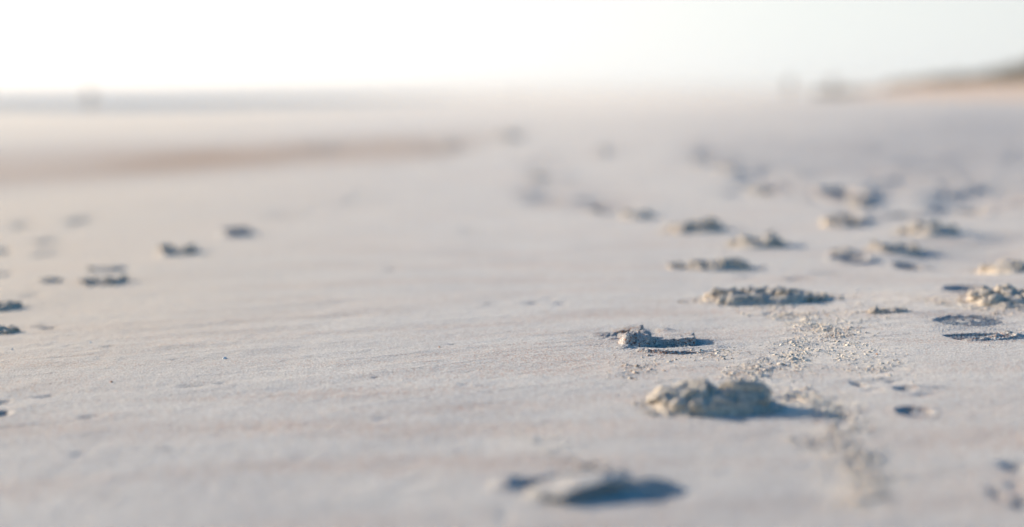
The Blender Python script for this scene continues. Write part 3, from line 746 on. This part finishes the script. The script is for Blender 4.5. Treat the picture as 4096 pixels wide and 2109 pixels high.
# ------------------------------------------------------------------ shell fragments
def shell(px, py, wm, mat, label):
    x, y = P(px, py); z = float(G(np.array([x]), np.array([y]))[0])
    nr, na = 10, 28
    rr = np.linspace(.02, 1, nr)[:, None]; aa = np.linspace(0, 2 * math.pi, na, endpoint=False)[None]
    e = 1 + .12 * np.sin(2 * aa + px) + .07 * np.sin(5 * aa)
    top = .38 * np.clip(1 - rr ** 2.2, 0, 1) + .02 * np.cos(aa * 9) * rr
    X = wm / 2 * rr * e * np.cos(aa); Y = wm * .38 * rr * e * np.sin(aa); Z = wm * top * np.ones_like(aa)
    Vt = np.stack([X, Y, Z], -1).reshape(-1, 3); Vb = Vt.copy(); Vb[:, 2] = Vb[:, 2] * .7 - wm * .05
    Ft = grid_faces(nr, na, True); Fb = grid_faces(nr, na, True, len(Vt))[:, ::-1]
    j = np.arange(na); b0 = (nr - 1) * na
    Fr = np.stack([b0 + j, b0 + j + len(Vt), b0 + (j + 1) % na + len(Vt), b0 + (j + 1) % na], -1)
    me = mesh_from('shell_fragment', np.concatenate([Vt, Vb]), np.concatenate([Ft, Fb, Fr]), mat)
    o = link('shell_fragment', me, None, (x, y, z + wm * .02)); o.rotation_euler = (R(12), R(-8), px)
    return tag(o, label, 'shell', 'shell fragments on the sand')
WSH = plain('white_shell', (.80, .84, .86), .35, (.9, .9, .88), 300)
OSH = plain('orange_shell', (.55, .22, .09), .5, (.7, .35, .18), 300)
shell(898, 1443, .0062, WSH, 'tiny white shell fragment alone on the smooth sand left of centre')
shell(48, 1412, .0034, WSH, 'tiny white shell chip close to the left edge, below the nearer dark heap')
shell(362, 1386, .0032, WSH, 'tiny white shell chip at the far left, right of the one by the edge')
shell(445, 1543, .0040, OSH, 'tiny orange shell fragment on the left foreground sand')
shell(3508, 1418, .0034, OSH, 'tiny orange shell fragment below and left of the tread footprint')
shell(1758, 1397, .0034, OSH, 'tiny orange shell fragment in the middle, left of the sharp footprint')

# ------------------------------------------------------------------ people far off
def skin_mesh(name, verts, edges, rad, mat, root, levels=1):
    me = bpy.data.meshes.new(name); me.from_pydata(verts, edges, []); me.update()
    o = bpy.data.objects.new(name, me); COL.objects.link(o)
    sk = o.modifiers.new('skin', 'SKIN'); 
    for i, v in enumerate(me.skin_vertices[0].data):
        r = rad[i]; v.radius = (r, r) if not isinstance(r, tuple) else r; v.use_root = (i == root)
    ss = o.modifiers.new('sub', 'SUBSURF'); ss.levels = levels; ss.render_levels = levels
    dg = bpy.context.evaluated_depsgraph_get(); me2 = bpy.data.meshes.new_from_object(o.evaluated_get(dg))
    for p_ in me2.polygons: p_.use_smooth = True
    me2.materials.clear(); me2.materials.append(mat); me2.name = name
    bpy.data.objects.remove(o); return me2
SKIN = plain('skin', (.45, .28, .20), .6)
HAIR = plain('hair', (.05, .035, .025), .6)
def person(px, dist, h, yaw, stride, shirt, trousers, label, reach=0.0):
    x = (px - 2048) / FPX * dist; y = dist; z = float(base_z(x, y)) + float(soft_z(np.array([x]), np.array([y]))[0])
    root = bpy.data.objects.new('person', None); COL.objects.link(root); root.location = (x, y, z); root.rotation_euler = (0, 0, yaw); root.scale = (h / 1.75,) * 3
    s = stride
    J = {'pel': (0, 0, .95), 'bel': (0, 0, 1.08), 'che': (0, .01, 1.30), 'nck': (0, 0, 1.49), 'hd0': (0, -.01, 1.58), 'hd1': (0, -.01, 1.69),
         'lh': (.09, 0, .90), 'lk': (.10, -.28 * s, .50), 'la': (.10, -.30 * s + .02, .09), 'lt': (.10, -.30 * s - .13, .04),
         'rh': (-.09, 0, .90), 'rk': (-.10, .10 * s, .50), 'ra': (-.10, .42 * s, .10 + .06 * s), 'rt': (-.10, .42 * s - .12, .04 + .02 * s),
         'ls': (.18, 0, 1.42), 'le': (.23, .16 * s, 1.15), 'lw': (.22, .12 * s - .06, .90), 'lf': (.22, .12 * s - .09, .80),
         'rs': (-.18, 0, 1.42), 're': (-.23, -.16 * s - reach, 1.15), 'rw': (-.20, -.28 * s - reach * 2 - .04, .93 + reach), 'rf': (-.20, -.32 * s - reach * 2.2 - .04, .84 + reach)}
    Rd = dict(pel=.14, bel=.125, che=.15, nck=.055, hd0=.085, hd1=.085, lh=.09, lk=.062, la=.042, lt=.035, rh=.09, rk=.062, ra=.042, rt=.035,
              ls=.062, le=.045, lw=.03, lf=.03, rs=.062, re=.045, rw=.03, rf=.03)
    E = [('pel', 'bel'), ('bel', 'che'), ('che', 'nck'), ('nck', 'hd0'), ('hd0', 'hd1'), ('pel', 'lh'), ('lh', 'lk'), ('lk', 'la'), ('la', 'lt'), ('pel', 'rh'), ('rh', 'rk'), ('rk', 'ra'), ('ra', 'rt'),
         ('che', 'ls'), ('ls', 'le'), ('le', 'lw'), ('lw', 'lf'), ('che', 'rs'), ('rs', 're'), ('re', 'rw'), ('rw', 'rf')]
    def build(name, keys, grow, mat, rootk):
        idx = {k_: i for i, k_ in enumerate(keys)}
        ed = [(idx[a], idx[b]) for a, b in E if a in idx and b in idx]
        me = skin_mesh(name, [J[k_] for k_ in keys], ed, [Rd[k_] + grow for k_ in keys], mat, idx[rootk])
        link(name, me, root)
    build('body', list(J), 0, SKIN, 'pel')
    build('shirt', ['bel', 'che', 'ls', 'le', 'rs', 're'], .016, shirt, 'che')
    build('trousers', ['pel', 'lh', 'lk', 'la', 'rh', 'rk', 'ra'], .016, trousers, 'pel')
    import bmesh
    bm = bmesh.new(); bmesh.ops.create_icosphere(bm, subdivisions=2, radius=.105)
    for v in bm.verts: v.co.z = max(v.co.z, -.03 if v.co.y > 0 else .03); v.co += Vector((0, .005, 1.675))
    me = bpy.data.meshes.new('hair'); bm.to_mesh(me); bm.free(); me.materials.append(HAIR); link('hair', me, root)
    return tag(root, label, 'person', 'people walking far along the beach')
NAVY = plain('navy_cloth', (.04, .06, .10), .8); TEAL = plain('grey_green_cloth', (.07, .10, .10), .8); BRN = plain('brown_cloth', (.12, .085, .06), .8); GRY = plain('grey_cloth', (.10, .11, .12), .8)
person(372, 108, 1.75, R(25), .7, NAVY, GRY, 'blurred person in dark clothes by the sea on the far left')
person(3150, 122, 1.70, R(160), .6, GRY, GRY, 'blurred person in grey clothes, left of the one in brown trousers before the dunes')
person(3322, 125, 1.78, R(170), .6, TEAL, BRN, 'blurred person in dark top and brown trousers before the dunes', .1)
person(2062, 320, 1.70, R(10), .5, GRY, NAVY, 'faint person very far off near the middle of the horizon')
person(2835, 380, 1.70, R(10), .5, GRY, NAVY, 'faint person very far off right of the middle of the horizon')

# ------------------------------------------------------------------ light
w = bpy.data.worlds.new('World'); SC.world = w; w.use_nodes = True; nt = w.node_tree; nt.nodes.clear()
sky = nt.nodes.new('ShaderNodeTexSky'); sky.sky_type = 'NISHITA'; sky.sun_disc = False
sky.sun_elevation = SUN_EL; sky.sun_rotation = SUN_AZ; sky.altitude = 0; sky.air_density = 1.0; sky.dust_density = 2.0; sky.ozone_density = 1.0
bg = nt.nodes.new('ShaderNodeBackground'); bg.inputs[1].default_value = .135
wo = nt.nodes.new('ShaderNodeOutputWorld'); nt.links.new(bg.outputs[0], wo.inputs[0])
# white sea haze low over the horizon, clear blue sky above it
tc = nt.nodes.new('ShaderNodeTexCoord'); sx = nt.nodes.new('ShaderNodeSeparateXYZ'); nt.links.new(tc.outputs['Generated'], sx.inputs[0])
hz = ramp(nt, sx.outputs[2], [(0.0, (1, 1, 1)), (.07, (.93, .93, .93)), (.14, (.25, .25, .25)), (.24, (0, 0, 0))])
hs = nt.nodes.new('ShaderNodeHueSaturation'); hs.inputs['Saturation'].default_value = 1.9; nt.links.new(sky.outputs[0], hs.inputs['Color'])
vd = nt.nodes.new('ShaderNodeVectorMath'); vd.operation = 'DOT_PRODUCT'; nt.links.new(tc.outputs['Generated'], vd.inputs[0]); vd.inputs[1].default_value = (math.sin(SUN_AZ), math.cos(SUN_AZ), 0)
hc = ramp(nt, vd.outputs['Value'], [(.0, (.52, .54, .54)), (.36, (.645, .67, .662)), (.60, (.79, .785, .77)), (1.0, (.86, .84, .81))])
hm = nt.nodes.new('ShaderNodeVectorMath'); hm.operation = 'SCALE'; nt.links.new(hc, hm.inputs[0]); hm.inputs['Scale'].default_value = 8.2
nt.links.new(mix(nt, hz, hs.outputs[0], hm.outputs[0]), bg.inputs[0])
sl = bpy.data.lights.new('sun', 'SUN'); sl.energy = 4.7; sl.angle = R(.8); sl.color = (1.0, .89, .77)
so = bpy.data.objects.new('sun', sl); COL.objects.link(so)
sd = Vector((math.sin(SUN_AZ) * math.cos(SUN_EL), math.cos(SUN_AZ) * math.cos(SUN_EL), math.sin(SUN_EL)))
so.rotation_euler = sd.to_track_quat('Z', 'Y').to_euler()

# ------------------------------------------------------------------ sea haze
hv = [(x, y, z) for z in (-4.0, 9.0) for x, y in ((-4700, -4700), (4700, -4700), (4700, 4700), (-4700, 4700))]
hm_ = bpy.data.materials.new('haze'); nt = nodes_of(hm_)
ho = nt.nodes.new('ShaderNodeOutputMaterial'); pv = nt.nodes.new('ShaderNodeVolumePrincipled'); nt.links.new(pv.outputs[0], ho.inputs['Volume'])
pv.inputs['Color'].default_value = (.97, .98, 1, 1); pv.inputs['Density'].default_value = .0008; pv.inputs['Anisotropy'].default_value = .3
me = mesh_from('haze', hv, [(3, 2, 1, 0), (4, 5, 6, 7), (0, 1, 5, 4), (1, 2, 6, 5), (2, 3, 7, 6), (3, 0, 4, 7)], hm_, False)
tag(link('haze', me), 'thin bright sea haze over the beach', 'haze', kind='stuff')

# ------------------------------------------------------------------ camera
cam = bpy.data.cameras.new('camera'); co = bpy.data.objects.new('camera', cam); COL.objects.link(co); SC.camera = co
cam.lens = 50; cam.sensor_width = 36; cam.sensor_fit = 'HORIZONTAL'; cam.clip_start = .02; cam.clip_end = 20000
co.location = (0, 0, CAM_H); co.rotation_euler = (math.pi / 2 - PITCH, 0, 0)
fx, fy = P(2200, 1425)
cam.dof.use_dof = True; cam.dof.focus_distance = fy * CP + CAM_H * SP; cam.dof.aperture_fstop = 1.5; cam.dof.aperture_blades = 0
print('focus', cam.dof.focus_distance)
vs = SC.view_settings; vs.view_transform = 'Standard'; vs.look = 'None'; vs.gamma = 1; vs.use_curve_mapping = False; vs.exposure = .42
SC.cycles.use_denoising = True
